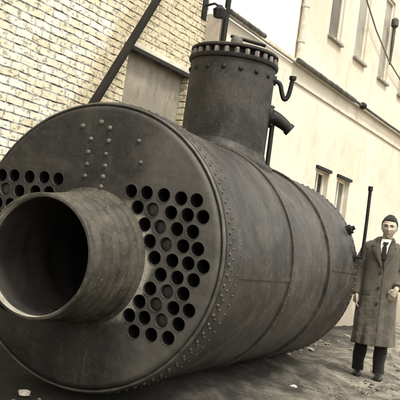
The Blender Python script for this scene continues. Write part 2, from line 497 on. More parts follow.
pb = empty('plastered_building', WO, -WYAW)
tag(pb, 'long cream plastered two storey building receding to the right behind the man', 'building')
GW = [(12.47, .60), (13.50, .66), (18.6, .66), (20.6, .66)]
bm = bmesh.new()
wall_mesh(bm, 8.62, 30, -.2, 4.06, [(u, u+w_, 1.30, 2.68) for u, w_ in GW], 6)
obj('ground_floor_wall', bm, M['plaster'], pb, False)
WINS = [12.22, 13.52, 14.98, 16.4, 17.8, 19.2]
bm = bmesh.new()
wall_mesh(bm, 10.97, 30, 4.063, 9.2, [(u, u+.60, 4.90, 6.55) for u in WINS]+[(u, u+.60, 7.4, 8.7) for u in WINS], 5.5, x=-.004)
for v in bm.verts:      # the end of the upper storey is cut off at a slant
    if v.co.x < -1 and v.co.y < 11: v.co.y += 13.6
for v in bm.verts:
    if v.co.x < -1 and 11 < v.co.y < 24.4: v.co.x = -.3
obj('upper_wall', bm, M['plaster'], pb, False)
bm = bmesh.new()
for x0, z0, z1 in ((.35, 9.2, 9.28), (.1, 9.283, 9.8)):
    pl = [(x0, 10.8), (x0, 30), (-5.6, 30), (-5.6, 24.5), (-.3, 11.2)]
    lo = [bm.verts.new((a, b, z0)) for a, b in pl]; hi = [bm.verts.new((a, b, z1)) for a, b in pl]
    bm.faces.new(lo); bm.faces.new(hi)
    for i in range(5): bm.faces.new((lo[i], lo[(i+1) % 5], hi[(i+1) % 5], hi[i]))
obj('roof', bm, M['sill'], pb, False)
for (u, z0, z1, w) in [(u, 4.9, 6.55, .60) for u in WINS]+[(u, 7.4, 8.7, .60) for u in WINS]+[(u, 1.3, 2.68, w_) for u, w_ in GW]:
    bm = bmesh.new()
    up = .045 if z0 > 2 else 0
    for a, b, c, d in ((0, .05, 0, z1-z0), (w-.05, w, 0, z1-z0), (.05, w-.05, 0, .05), (.05, w-.05, z1-z0-.05, z1-z0), *([] if up else [(w/2-.02, w/2+.02, .05, z1-z0-.05)])):
        add_box(bm, (-.115+up, u+a+.002, z0+c+.002), (-.085+up*.9, u+b-.002, z0+d-.002))
    f = obj('window', bm, M['frame'], pb, False)
    bm = bmesh.new(); add_box(bm, (-.125+up, u+.002, z0+.002), (-.118+up, u+w-.002, z1-.002))
    obj('pane', bm, M['darkpane' if z0 < 2 and u < 13 else 'midpane' if u == 12.22 else 'midpane' if z0 < 2 else 'pane'], f, False)
    if z0 < 2:
        bm = bmesh.new(); add_box(bm, (-.06, u-.05, z1+.003), (.045, u+w+.03, z1+.055), .006)
        obj('lintel', bm, M['black'], f)
    bm = bmesh.new(); add_box(bm, (-.035, u-.03, z0-.05), (.06, u+w+.03, z0-.004), .006)
    obj('sill', bm, M['sill'], f)
bm = bmesh.new()
add_box(bm, (-.003, 8.58, 4.075), (.055, 30, 4.13), .01)
obj('string_course', bm, M['band'], pb)
bm = bmesh.new()
add_box(bm, (-.003, 11.02, 3.80), (.03, 30, 3.835), .006)
obj('lower_moulding', bm, M['band'], pb)
for a, b, r in ((8.66, 9.72, .032), (10.93, 13.6, .038), (13.62, 30, .024)):
    bm = bmesh.new()
    pts = [(.10, a+(b-a)*i/24, 4.10+.012*noise.noise(Vector((a+i*.7, 0, 0)))) for i in range(25)]
    tube(bm, pts, r, 8)
    g = obj('gutter', bm, M['gutter'], pb)
bm = bmesh.new(); rivet(bm, (.10, 14.04, 4.10), (1, 0, 0), .07, .09, 10); rivet(bm, (.10, 14.04, 4.10), (-1, 0, 0), .07, .05, 10)
obj('gutter_joint', bm, M['black'], pb)
# rain pipes: dark one at the low corner, pale one at the upper storey's corner
bm = bmesh.new(); tube(bm, [(.055, 8.66, 4.6), (.055, 8.66, 3.0), (.055, 8.66, 0)], .038, 10)
obj('downpipe', bm, M['black'], pb)['label'] = 'dark downpipe at the low corner'
bm = bmesh.new(); tube(bm, [(.06, 11.03, 9.2), (.06, 11.03, 6), (.06, 11.03, 4.14)], .05, 12)
for i in range(9): lathe(bm, [(4.4+i*.55, .05), (4.4+i*.55, .062), (4.45+i*.55, .062), (4.45+i*.55, .05)], 12, (.06, 11.03, 0))
obj('downpipe', bm, M['pipe'], pb)['label'] = 'pale jointed downpipe at the upper corner'
bm = bmesh.new(); tube(bm, [(.075, 15.42, 5.25), (.075, 15.42, 5.7), (.075, 15.42, 6.02)], [.02, .035, .035], 10)
lathe(bm, [(6.0, .036), (6.04, .075), (6.16, .075), (6.2, .04), (6.2, 0)], 12, (.075, 15.42, 0))
obj('vent_pipe', bm, M['gutter'], pb)
# sagging service cable
bm = bmesh.new()
cp = [(.06, 12.6, 6.75), (.07, 13.2, 6.25), (.07, 13.63, 5.96), (.08, 14.32, 5.62), (.08, 15.31, 5.30), (.08, 16.52, 5.10), (.08, 18, 5.02)]
tube(bm, cp, .016, 6)
tag(obj('cable', bm, M['cable'], None), 'thin service cable sagging across the upper wall between its windows', 'cable')
bpy.data.objects['cable'].location = WO; bpy.data.objects['cable'].rotation_euler = (0, 0, -WYAW)

# leaning timber pole
def wl(x, u, z): return WO+WN*x+WD*u+Vector((0, 0, z))
a = wl(.62, 4.16, 0.0); b = wl(.06, 8.02, 5.2)
d = b-a; L = d.length
o = bpy.data.objects.new('leaning_pole', None)
bpy.data.objects.remove(o)
bm = bmesh.new()
n = 26; rows = []
for i in range(n+1):
    t = i/n; h = L*t
    wx = .040*(1-.12*t)+.002*noise.noise(Vector((t*9, 0, 0))); wy = .030+.002*noise.noise(Vector((t*9, 5, 0)))
    ox, oy = .006*noise.noise(Vector((t*3, 2, 2))), .006*noise.noise(Vector((t*3, 8, 2)))
    rows.append([bm.verts.new((ox+sx*wx, oy+sy*wy, h)) for sx, sy in ((-1, -.8), (-.8, -1), (.8, -1), (1, -.8), (1, .8), (.8, 1), (-.8, 1), (-1, .8))])
for A, B in zip(rows, rows[1:]):
    for k in range(8): bm.faces.new((A[k], A[(k+1) % 8], B[(k+1) % 8], B[k]))
bm.faces.new(rows[0]); bm.faces.new(rows[-1])
o = obj('leaning_pole', bm, M['timber'])
o.location = a; o.rotation_euler = d.to_track_quat('Z', 'X').to_euler()
tag(o, 'dark square timber pole leaning against the whitewashed brick wall', 'pole')

# ------------------------------------------------------------------ the boiler
BYAW = .416; RB = .93; ZC = 1.0165
boiler = empty('boiler', (-.678, 5.180, 0), -BYAW)
tag(boiler, 'huge dark riveted iron drum boiler with open flue, tube holes and steam dome', 'boiler')
O = (0, 0, ZC)

def shell(name, y0, y1, r, mat, th=.014):
    bm = bmesh.new()
    n = 14
    prof = [(y0, r-th), (y0, r-.003), (y0+.004, r)]
    for i in range(1, n): prof.append((y0+(y1-y0)*i/n, r))
    prof += [(y1-.004, r), (y1, r-.003), (y1, r-th)]
    lathe(bm, prof, 128, O, 'Y', close=True)
    for v in bm.verts:   # hand-made: very slightly out of true
        k = 1+.0042*noise.noise(Vector((v.co.x*1.8, v.co.y*1.6, v.co.z*1.8)))
        v.co.x *= k; v.co.z = ZC+(v.co.z-ZC)*k
    return obj(name, bm, mat, boiler, True, 50)
shell('shell_plate', .035, 1.475, RB, M['iron'])
shell('shell_plate', 1.44, 2.66, RB-.008, M['iron'])
shell('front_band', .05, .32, RB+.016, M['iron'], .018)
shell('hoop', 1.462, 1.530, RB+.016, M['iron'], .05)
shell('hoop', 2.600, 2.668, RB+.016, M['iron'], .05)
shell('shell_plate', 2.62, 3.80, RB, M['iron'])

RV = bmesh.new()       # every rivet but the front row: far too many to count
def ring_rivets(y, r, cnt, rr, off=0, each=False):
    for i in range(cnt):
        a = 2*PI*(i+off)/cnt
        n = (math.cos(a), 0, math.sin(a))
        j = random.uniform(-.003, .003)
        bm = bmesh.new() if each else RV
        rivet(bm, (n[0]*r, y+j, ZC+n[2]*r), n, rr*random.uniform(.9, 1.1))
        if each: obj('rivet', bm, M['rivet'], boiler, True, 60)
ring_rivets(.095, RB+.016, 92, .0135, 0, True)
ring_rivets(.155, RB+.016, 92, .010, .5)
ring_rivets(.285, RB+.016, 92, .009)
ring_rivets(1.496, RB+.016, 92, .007)
ring_rivets(2.634, RB+.016, 92, .007)
ring_rivets(3.73, RB, 92, .014)

def strap(y0, y1, ang, half, r):
    bm = bmesh.new(); rows = []
    prof = [(-half, -.004), (-half, .012), (half, .012), (half, -.004)]
    rows = []
    for i in range(15):
        y = y0+(y1-y0)*i/14
        row = []
        for k in range(7):
            a = ang-half+2*half*k/6
            row.append(bm.verts.new(((r+.007)*math.cos(a), y, ZC+(r+.007)*math.sin(a))))
        lo = [bm.verts.new(((r-.004)*math.cos(a), y, ZC+(r-.004)*math.sin(a))) for a in (ang+half, ang-half)]
        rows.append(row+lo)
    for A, B in zip(rows, rows[1:]):
        m = len(A)
        for k in range(m): bm.faces.new((A[k], A[(k+1) % m], B[(k+1) % m], B[k]))
    bm.faces.new(rows[0]); bm.faces.new(rows[-1])
    o = obj('seam_strap', bm, M['iron'], boiler, True, 40)
strap(.34, 1.45, R(-4.2), R(.9), RB)
strap(1.50, 2.60, R(112), R(.9), RB-.008)
strap(2.69, 3.70, R(3.2), R(.9), RB)

# rear dished head
bm = bmesh.new()
prof = [(3.70, RB-.016), (3.80, RB-.016), (3.835, RB-.022), (3.86, RB-.045), (3.875, RB-.09)]
for i in range(1, 9): prof.append((3.875+.10*(1-(1-i/8)**2), (RB-.09)*(1-i/8)))
lathe(bm, prof, 96, O, 'Y'); obj('rear_head', bm, M['iron'], boiler, True, 50)

# tube plate (flat front head) with real holes
FX, FZ, FR = -.02, -.08, .432
# tube holes on the right bank: x, z from the drum's centre, True where clogged
RIGHT = [(.261, .374, 0), (.373, .374, 0), (.494, .371, 0), (.612, .363, 0), (.718, .361, 0), (.322, .277, 0), (.431, .274, 1), (.558, .268, 0), (.673, .266, 0), (.775, .265, 0),
         (.388, .175, 0), (.495, .173, 1), (.614, .172, 0), (.723, .168, 0), (.442, .076, 0), (.553, .070, 1), (.670, .073, 0), (.770, .068, 0), (.489, -.022, 0), (.611, -.024, 0),
         (.720, -.026, 0), (.822, -.032, 0), (.546, -.119, 0), (.662, -.122, 0), (.770, -.122, 0), (.489, -.214, 0), (.606, -.214, 1), (.717, -.212, 0), (.429, -.304, 0), (.545, -.303, 1),
         (.663, -.308, 0), (.768, -.306, 0), (.371, -.399, 0), (.477, -.396, 0), (.595, -.394, 1), (.712, -.398, 0), (.419, -.491, 0), (.539, -.491, 0), (.656, -.491, 0)]
rh = random.Random(3)
holes = []
for i, (x, z, pl) in enumerate(RIGHT):
    holes.append((x, z, bool(pl)))
    holes.append((-.034-x+rh.uniform(-.004, .004), z+.026+rh.uniform(-.004, .004), i in (8, 17, 23, 31)))
HR = .0465
from mathutils.geometry import delaunay_2d_cdt
P2 = []; E2 = []
def loop(cx, cz, r, seg):
    i0 = len(P2)
    for i in range(seg): P2.append(Vector((cx+r*math.cos(2*PI*i/seg), cz+r*math.sin(2*PI*i/seg))))
    for i in range(seg): E2.append((i0+i, i0+(i+1) % seg))
loop(0, 0, .880, 128)
for x, z, _ in holes: loop(x, z, HR, 20)
loop(FX, FZ, FR, 72)
vo, eo, fo, *_r = delaunay_2d_cdt(P2, E2, [], 0, 1e-6)
bm = bmesh.new()
bv = [bm.verts.new((p.x, 0.0, ZC+p.y)) for p in vo]
for f in fo:
    c = sum((vo[i] for i in f), Vector((0, 0)))/len(f)
    if (c-Vector((FX, FZ))).length < FR*.99 or any((c-Vector((h[0], h[1]))).length < HR*.97 for h in holes): continue
    bm.faces.new([bv[i] for i in f])
# knuckle and flange
prev = [bm.verts.new((.880*math.cos(2*PI*i/128), 0.0, ZC+.880*math.sin(2*PI*i/128))) for i in range(128)]
for h, r in ((.003, .895), (.012, .907), (.026, .913), (.05, .9155), (.12, .9155)):
    nv = [bm.verts.new((r*math.cos(2*PI*i/128), h, ZC+r*math.sin(2*PI*i/128))) for i in range(128)]
    for i in range(128): bm.faces.new((prev[i], prev[(i+1) % 128], nv[(i+1) % 128], nv[i]))
    prev = nv
tp = obj('tube_plate', bm, M['face'], boiler, True, 35)
for x, z, plug in holes:
    bm = bmesh.new()
    o3 = (x, 0, ZC+z); jt = rh.choice((0, 0, 0, .001, .004))
    lathe(bm, [(.03, HR+.0003), (-.0006-jt, HR+.0006), (-.0020-jt, HR), (-.0020-jt, HR-.002), (.002, HR-.004), (.9, HR-.004), (.9, 0)], 18, o3, 'Y')
    t = obj('fire_tube', bm, M['tube'], boiler, True, 50)
    bm = bmesh.new()
    if plug:
        dz = rh.uniform(.012, .026)
        lathe(bm, [(.05, HR-.0045), (dz+.008, HR-.0045), (dz+.002, HR-.012), (dz, .02), (dz-.002, .008), (dz-.001, 0)], 18, o3, 'Y')
        for v in bm.verts: v.co.y += .006*noise.noise(Vector((v.co.x*90, v.co.z*90, 3)))*(1 if v.co.y < .045 else 0)
        obj('ash_clog', bm, M['plug'], t, True, 60)
    else:
        lathe(bm, [(.006, HR-.0048), (.88, HR-.0048), (.88, 0)], 14, o3, 'Y')
        obj('soot_lining', bm, M['soot'], t, True, 50)

bm = bmesh.new()   # caulked edge round the plate, paler colour stands for light caught on it
lathe(bm, [(.034, .918), (.026, .922), (.022, .928), (.025, .935), (.034, .939), (.06, .939)], 128, O, 'Y')
obj('caulked_rim', bm, M['lit_edge'], boiler, True, 60)
# stay bolts on the flat of the plate
ST = [(-.09, .684), (-.096, .597), (-.092, .518), (-.094, .439), (.040, .766), (.045, .681), (.039, .595), (.043, .517), (.040, .445), (.037, .379), (.265, .697), (-.166, .766), (-.03, .80), (.30, .56)]
for i, (x, z) in enumerate(ST):
    bm = bmesh.new()
    rivet(bm, (x, 0, ZC+z), (0, -1, 0), rh.uniform(.014, .019), .013, 12)
    obj('stay_bolt', bm, M['bolt'], boiler, True, 40)
# furnace flue standing out of the plate
bm = bmesh.new()
def fc(y): t = max(0, min(1, -y/.5)); return (-.02-.012*t, 0, ZC-.08-.02*t)
def frow(y, r, seg=96):
    c = fc(y); return [bm.verts.new((c[0]+r*math.cos(2*PI*i/seg), y, c[2]+r*math.sin(2*PI*i/seg))) for i in range(seg)]
prof = [(.04, .4275)]
nn = 36
for i in range(nn+1):
    y = -.5*i/nn
    t = i/nn
    r = .428-.054*(1-(1-t)**1.5)+.02*max(0, 1-t/.05)**2+.0045*math.sin(y*2*PI/.085)
    if i == 0: r = .450
    prof.append((y-.004 if i == 0 else y, r))
prof += [(-.504, .371), (-.504, .358), (-.498, .355)]
inner = [(-.45, .355), (-.2, .356), (.0, .358), (.6, .36)]
rows = [frow(y, r) for y, r in prof+inner]
for A, B in zip(rows, rows[1:]):
    for i in range(96): bm.faces.new((A[i], A[(i+1) % 96], B[(i+1) % 96], B[i]))
flue = obj('furnace_flue', bm, M['flue'], boiler, True, 55)
bm = bmesh.new()
ys = [-.44+.06*i for i in range(52)]
rows = [frow(y, .3535+(.002 if i == 0 else .006*math.sin(i*1.3)-.006 if i > 3 else 0)) for i, y in enumerate(ys)]
for A, B in zip(rows, rows[1:]):
    for i in range(96): bm.faces.new((A[i], A[(i+1) % 96], B[(i+1) % 96], B[i]))
bm.faces.new(rows[-1])
obj('sooted_lining', bm, M['fluesoot'], flue, True, 50)
bm = bmesh.new()  # pale band inside the mouth, its colour painting in the sunlight there
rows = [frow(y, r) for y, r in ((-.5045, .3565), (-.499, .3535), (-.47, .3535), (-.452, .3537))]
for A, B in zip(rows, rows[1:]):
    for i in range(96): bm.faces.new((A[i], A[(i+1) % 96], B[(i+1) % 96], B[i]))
obj('sunlit_rim', bm, M['lit_rim'], flue, True, 55)
# steam dome
DY, DR = 2.0, .375; DZ = ZC+RB
dome_bm = bmesh.new()
lathe(dome_bm, [(DZ-.25, DR), (DZ+.1, DR), (DZ+.3, DR+.002), (DZ+.5, DR), (DZ+.78, DR)], 72, (0, DY, 0))
dome = obj('steam_dome', dome_bm, M['dome'], boiler, True, 40)
bm = bmesh.new()   # saddle flange riveted to the shell
rows = []
for r, off in ((DR-.002, .10), (DR+.012, .055), (DR+.03, .028), (DR+.075, .024), (DR+.085, .018), (DR+.085, -.03)):
    row = []
    for i in range(72):
        a = 2*PI*i/72; x, y = r*math.cos(a), r*math.sin(a)
        rs = RB-.016+.016
        row.append(bm.verts.new((x, DY+y, ZC+math.sqrt(rs*rs-x*x)+off)))
    rows.append(row)
for A, B in zip(rows, rows[1:]):
    for i in range(72): bm.faces.new((A[i], A[(i+1) % 72], B[(i+1) % 72], B[i]))
obj('saddle_flange', bm, M['dome'], dome, True, 50)
bm = RV
for i in range(36):
    a = 2*PI*i/36; x, y = (DR+.055)*math.cos(a), (DR+.055)*math.sin(a)
    nz = math.sqrt(RB*RB-x*x)
    rivet(bm, (x, DY+y, ZC+nz+.025), (x, 0, nz), .014)
tag(obj('rivets', RV, M['rivet'], boiler, True, 60), kind='stuff')
bm = bmesh.new()
lathe(bm, [(DZ+.77, DR-.005), (DZ+.775, DR+.018), (DZ+.785, DR+.022), (DZ+.806, DR+.022), (DZ+.810, DR+.018), (DZ+.810, 0)], 72, (0, DY, 0))
obj('flange_ring', bm, M['black'], dome, True, 40)
bm = bmesh.new()
lathe(bm, [(DZ+.811, DR-.045), (DZ+.86, DR-.045), (DZ+.865, DR+.0), (DZ+.872, DR+.012), (DZ+.888, DR+.012), (DZ+.896, DR+.0), (DZ+.915, DR*.6), (DZ+.92, 0)], 72, (0, DY, 0))
obj('cover', bm, M['dome'], dome, True, 40)
for i in range(26):
    bm = bmesh.new(); a = 2*PI*(i+.3)/26
    hexnut(bm, ((DR-.008)*math.cos(a), DY+(DR-.008)*math.sin(a), DZ+.811), (0, 0, 1), .023, .047, a, 0)
    obj('cover_nut', bm, M['nut' if (i*7) % 3 else 'bolt'], dome, True, 30)
for i in range(16):
    bm = bmesh.new(); a = 2*PI*(i+.45)/16
    rivet(bm, (DR*math.cos(a), DY+DR*math.sin(a), DZ+.685), (math.cos(a), math.sin(a), 0), .023, .016, 12)
    obj('dome_stud', bm, M['black'], dome, True, 50)
# pipe fittings on the flank of the dome
E1 = Vector((.915, .404, 0)); DB = Vector((0, DY, DZ))
def dp(e, z, s=0): return DB+E1*e+Vector((-.404, .915, 0))*s+Vector((0, 0, z))
bm = bmesh.new(); tube(bm, chaikin([dp(.36, .70), dp(.43, .69), dp(.455, .60), dp(.485, .535), dp(.515, .575), dp(.525, .64), dp(.535, .74)]), .020, 12)
tube(bm, [dp(.37, .70), dp(.392, .699)], .042, 12)
lathe(bm, [(.0, .02), (.0, .032), (.03, .032), (.03, .0)], 12, dp(.535, .73))
obj('bent_pipe', bm, M['black'], dome, True, 50)
bm = bmesh.new()
pts = [dp(.36, .38), dp(.42, .375), dp(.50, .335), dp(.565, .285)]
pts = chaikin(pts); tube(bm, pts, [.076-.036*i/(len(pts)-1) for i in range(len(pts))], 20)
tube(bm, [dp(.545, .30), dp(.575, .278)], .056, 14)
tube(bm, [dp(.362, .38), dp(.39, .378)], .10, 24)
for i in range(8): hexnut(bm, dp(.389, .378+.086*math.sin(i*PI/4+.3), .086*math.cos(i*PI/4+.3)), E1, .013, .014, i, .5)
obj('outlet_nozzle', bm, M['black'], dome, True, 40)
bm = bmesh.new(); tube(bm, [dp(.405, .36), dp(.41, .30), dp(.412, .1), dp(.412, -.10)], .021, 10)
obj('drain_pipe', bm, M['black'], dome, True, 50)
# safety valve on the cover
bm = bmesh.new()
lathe(bm, [(.905, .075), (.93, .075), (.935, .05), (.96, .045), (1.0, .055), (1.03, .05), (1.045, .025), (1.06, 0)], 20, (0, DY, DZ))
sv = obj('safety_valve', bm, M['valve'], dome, True, 40)
bm = bmesh.new(); tube(bm, [dp(-.06, 1.045), dp(.26, 1.0)], .016, 8); obj('lever', bm, M['black'], sv)

# stubs and plugs on the rear shoulder
def sp(y, deg, r=RB): a = R(deg); return Vector((r*math.cos(a), y, ZC+r*math.sin(a)))
bm = bmesh.new(); hexnut(bm, sp(3.66, 30), (math.cos(R(30)), 0, math.sin(R(30))), .05, .05, 0, .6); obj('washout_plug', bm, M['black'], boiler, True, 40)
# standpipe with an elbow on the rear flank
q = sp(3.66, 13)
bm = bmesh.new()
tube(bm, chaikin([q-Vector((.03, 0, 0)), q+Vector((.04, .01, .0)), q+Vector((.076, .018, .0)), q+Vector((.076, .02, .07)), q+Vector((.080, .02, .3)), q+Vector((.076, .02, .70))]), .017, 12)
tube(bm, [q+Vector((.076, .02, .685)), q+Vector((.076, .02, .73))], .024, 12)
tube(bm, [q-Vector((.02, 0, 0)), q+Vector((.018, .003, 0))], .05, 14)
obj('standpipe', bm, M['black'], boiler, True, 40)

# ------------------------------------------------------------------ the man
def voxel(bm, name, size, smooth=6):
    me = bpy.data.meshes.new(name); bm.to_mesh(me); bm.free()
    o = bpy.data.objects.new(name, me); COL.objects.link(o)
    r = o.modifiers.new('r', 'REMESH'); r.mode = 'VOXEL'; r.voxel_size = size; r.use_smooth_shade = True
    if smooth:
        s = o.modifiers.new('s', 'SMOOTH'); s.factor = .5; s.iterations = smooth
    me = baked(o, name)
    # keep the outer skin only: closed voids inside it are not part of the surface
    b2 = bmesh.new(); b2.from_mesh(me); seen = set(); best = []
    for v0 in b2.verts:
        if v0 in seen: continue
        isl = [v0]; seen.add(v0); i = 0
        while i < len(isl):
            for e in isl[i].link_edges:
                w_ = e.other_vert(isl[i])
                if w_ not in seen: seen.add(w_); isl.append(w_)
            i += 1
        if len(isl) > len(best): best = isl
    keep = set(best)
    bmesh.ops.delete(b2, geom=[v for v in b2.verts if v not in keep], context='VERTS')
    b2.to_mesh(me); b2.free()
    return me

man = empty('person', (2.0, 8.5, 0.0), R(-10))
tag(man, 'man in a long grey overcoat, shirt and dark tie standing beside the boiler', 'person')

# head, front towards -y
HC = Vector((.03, -.014, 1.588))
def G(x, z, cx, cz, sx, sz): return math.exp(-((x-cx)/sx)**2-((z-cz)/sz)**2)
def head_co(n):
    x, y, z = n.x, n.y, n.z
    rx, ry, rz = .081, .100, .124
    p = Vector((x*rx, y*ry, z*rz))
    zz = p.z
    if zz < -.01:                           # taper to jaw and chin
        t = min(1, (-.01-zz)/.105)
        p.x *= 1-.36*t**1.3
        p.y = p.y*(1-.10*t)-.012*t*(1 if y < .2 else 0)
        if y > 0: p.y *= 1-.35*t
    if zz > .03: p.y += .006
    if y < 0:
        ax = abs(p.x); f = 0
        f += -.017*G(ax, zz, .032, .004, .019, .014)                     # eye sockets
        f += .009*G(ax, zz, .028, .024, .03, .009)                       # brow
        f += .022*G(p.x, zz, 0, -.030, .0095, .016)+.014*G(p.x, zz, 0, -.006, .0075, .026)   # nose
        f += .006*G(ax, zz, .013, -.033, .008, .008)                     # nostril wings
        f += .006*G(ax, zz, .042, -.020, .02, .02)                       # cheek bones
        f += .008*G(p.x, zz, 0, -.062, .022, .011)                       # lips
        f += -.005*G(p.x, zz, 0, -.0625, .026, .0030)-.004*G(p.x, zz, 0, -.080, .02, .008)
        f += .010*G(p.x, zz, 0, -.100, .02, .014)                        # chin
        p.y -= f*min(1, -y*2.2)
    return p
hm = Matrix.Translation(HC) @ Matrix.Rotation(R(-8), 4, 'Z') @ Matrix.Rotation(R(3), 4, 'X')
bm = bmesh.new()
bmesh.ops.create_icosphere(bm, subdivisions=5, radius=1)
for v in bm.verts: v.co = hm @ head_co(v.co.normalized())
for sx in (-1, 1):                       # ears
    pts = [Vector((sx*(.070+.012*math.cos(t)*.3), .012+.014*math.sin(t+.3), -.012+.030*math.cos(t))) for t in [i*2*PI/10 for i in range(9)]]
    tube(bm, [hm @ q for q in pts], [.005, .006, .007, .007, .007, .006, .006, .006, .005], 8)
    g = bmesh.ops.create_icosphere(bm, subdivisions=2, radius=1)
    for v in g['verts']: v.co = hm @ Vector((sx*.071+v.co.x*.007, .012+v.co.y*.014, -.012+v.co.z*.024))
# trunk, limbs
V = [(0, .01, .90), (0, .0, 1.05), (0, .01, 1.25), (0, .02, 1.37), (.02, .012, 1.46), (.03, 0, 1.53),
     (-.09, 0, .88), (-.105, .05, .50), (-.115, .13, .09), (.09, 0, .88), (.09, -.01, .50), (.095, -.02, .09),
     (-.145, .015, 1.325), (-.222, .04, 1.10), (-.222, -.03, .86), (.145, .015, 1.325), (.235, .05, 1.12), (.175, -.135, .965)]
Rd = [.12, .115, .12, .082, .055, .052, .085, .055, .04, .085, .055, .04, .05, .044, .031, .05, .044, .031]
def limb(*idx):
    P = []; Q = []
    for i, j in zip(idx, idx[1:]):
        for k in range(5):
            t = k/5; P.append(Vector(V[i]).lerp(Vector(V[j]), t)); Q.append(Rd[i]+(Rd[j]-Rd[i])*t)
    P.append(Vector(V[idx[-1]])); Q.append(Rd[idx[-1]])
    tube(bm, P, Q, 16)
limb(0, 1, 2, 3, 4, 5); limb(0, 6, 7, 8); limb(0, 9, 10, 11); limb(3, 12, 13, 14); limb(3, 15, 16, 17)
# hands: palm and five fingers each
def hand(bm, w, sx, fwd, down, back):
    w = Vector(w); f = Vector(fwd).normalized(); d = Vector(down).normalized(); s = f.cross(d).normalized()
    if s.x*sx > 0: s = -s        # s points to the thumb side, towards the body's midline
    bk = Vector(back).normalized()
    tube(bm, [w+bk*.09, w+bk*.04, w, w+f*.03, w+f*.07, w+f*.088], [.026, .027, .029, .034, .036, .024], 10)
    for k, (o, ln) in enumerate(((.028, .070), (.010, .080), (-.009, .074), (-.027, .058))):
        b = w+f*.075+s*o
        tube(bm, [b-f*.03, b, b+f*ln*.45+d*.004, b+f*ln*.75+d*.022, b+f*ln*.9+d*.042], [.0095, .0095, .009, .008, .006], 8)
    b = w+f*.02+s*.03
    tube(bm, [b-s*.02, b+s*.008, b+f*.03+s*.022, b+f*.058+s*.022], [.012, .012, .0105, .008], 8)
hand(bm, (-.222, -.035, .845), -1, (.05, -.12, -.99), (.9, 0, 0), (0, .07, .24))
hand(bm, (.165, -.150, .945), 1, (-.38, .14, -.92), (-.2, .9, 0), (.06, .185, .155))
body = link_mesh('body', voxel(bm, 'body', .0042, 3), M['skin'], man, True, 180)

# hair: cap grown over the skull with a side parting
bm = bmesh.new(); bmesh.ops.create_icosphere(bm, subdivisions=5, radius=1)
kill = []
for v in bm.verts:
    n = v.co.normalized(); p = head_co(n)
    front = -n.y
    line = .066-.010*abs(n.x+.15) if front > .5 else (.064-.105*min(1, (.5-front)/.6))
    if abs(n.x) > .6 and -.1 < front <= .5: line = max(line, .004)
    t = max(0, min(1, (p.z-line+.006)/.016)); t = t*t*(3-2*t)
    if p.z < line-.030: kill.append(v)
    up = max(0, n.z)
    th = -.005+t*(.010+.004*up+.004*noise.noise(n*6)+.0035*noise.noise(Vector((n.x*34+n.y*6, n.y*8, n.z*9)))+.003*G(n.x, 0, .35, 0, .5, 1)-.004*G(n.x, 0, -.42, 0, .05, 1))
    v.co = hm @ (p+n*th)
bmesh.ops.delete(bm, geom=kill, context='VERTS')
obj('hair', bm, M['hair'], man, True, 180)
for sx in (-1, 1):
    bm = bmesh.new()
    tube(bm, [hm @ Vector((sx*(.013+.036*t), -.0985+.024*t*t, .0200+.005*math.sin(t*2.6))) for t in (0, .25, .5, .75, 1)], [.0035, .0055, .0055, .0045, .0015], 6)
    obj('eyebrow', bm, M['hair'], man)
    bm = bmesh.new(); g = bmesh.ops.create_icosphere(bm, subdivisions=2, radius=1)
    for v in g['verts']: v.co = hm @ Vector((sx*.032+v.co.x*.0145, -.0775+v.co.y*.007, .0035+v.co.z*.0068))
    obj('eye', bm, M['eye'], man)
bm = bmesh.new()
tube(bm, [hm @ Vector((.025*t, -.1055+.010*t*t, -.064-.002*abs(t))) for t in (-1, -.5, 0, .5, 1)], [.001, .003, .0035, .003, .001], 6)
obj('mouth', bm, M['lip'], man)

# overcoat: lofted body and sleeves fused into one cloth
SEC = [(.345, .225, .185, 0), (.50, .218, .172, 0), (.68, .210, .160, 0), (.85, .203, .150, 0), (.98, .192, .140, 0), (1.08, .178, .134, .002), (1.20, .180, .136, .004),
       (1.31, .182, .128, .008), (1.375, .165, .112, .012), (1.42, .128, .092, .014), (1.455, .092, .075, .014), (1.475, .072, .064, .012)]
def sec(z):
    if z <= SEC[0][0]: return SEC[0][1:]
    for a, b in zip(SEC, SEC[1:]):
        if z <= b[0]:
            t = (z-a[0])/(b[0]-a[0]); return tuple(a[i]+(b[i]-a[i])*t for i in (1, 2, 3))
    return SEC[-1][1:]
def coat_pt(a, z):
    rx, ry, cy = sec(z)
    c, s = math.cos(a), math.sin(a)
    e = 2/2.35
    lowf = max(0, min(1, (1.0-z)/.6))
    k = 1+.055*lowf*math.sin(a*7+1.5*math.sin(z*5))+.025*lowf*math.sin(a*13+z*3)+.016*noise.noise(Vector((c*2.2, s*2.2, z*6)))
    return Vector((rx*k*abs(c)**e*(1 if c > 0 else -1), cy+ry*k*abs(s)**e*(1 if s > 0 else -1), z))
def surf_y(x, z):
    rx, ry, cy = sec(z); q = min(.999, abs(x)/rx)
    return cy-ry*(1-q**2.35)**(1/2.35)
bm = bmesh.new()
zs = [.345+i*(1.475-.345)/46 for i in range(47)]
rows = [[bm.verts.new(coat_pt(2*PI*i/72, z)) for i in range(72)] for z in zs]
for A, B in zip(rows, rows[1:]):
    for i in range(72): bm.faces.new((A[i], A[(i+1) % 72], B[(i+1) % 72], B[i]))
bm.faces.new(rows[0]); bm.faces.new(rows[-1])
def sleeve(pts, rad):
    P = []; Q = []
    for i in range(len(pts)-1):
        for k in range(6):
            t = k/6; a, b = Vector(pts[i]), Vector(pts[i+1])
            P.append(a.lerp(b, t)); w = noise.noise(Vector((i*3+t*6, pts[0][0]*9, 1)))
            Q.append((rad[i]+(rad[i+1]-rad[i])*t)*(1+.09*w))
    P.append(Vector(pts[-1])); Q.append(rad[-1])
    for _ in range(2): P = [P[0]]+[(P[j-1]+P[j]*2+P[j+1])/4 for j in range(1, len(P)-1)]+[P[-1]]
    tube(bm, P, Q, 16)
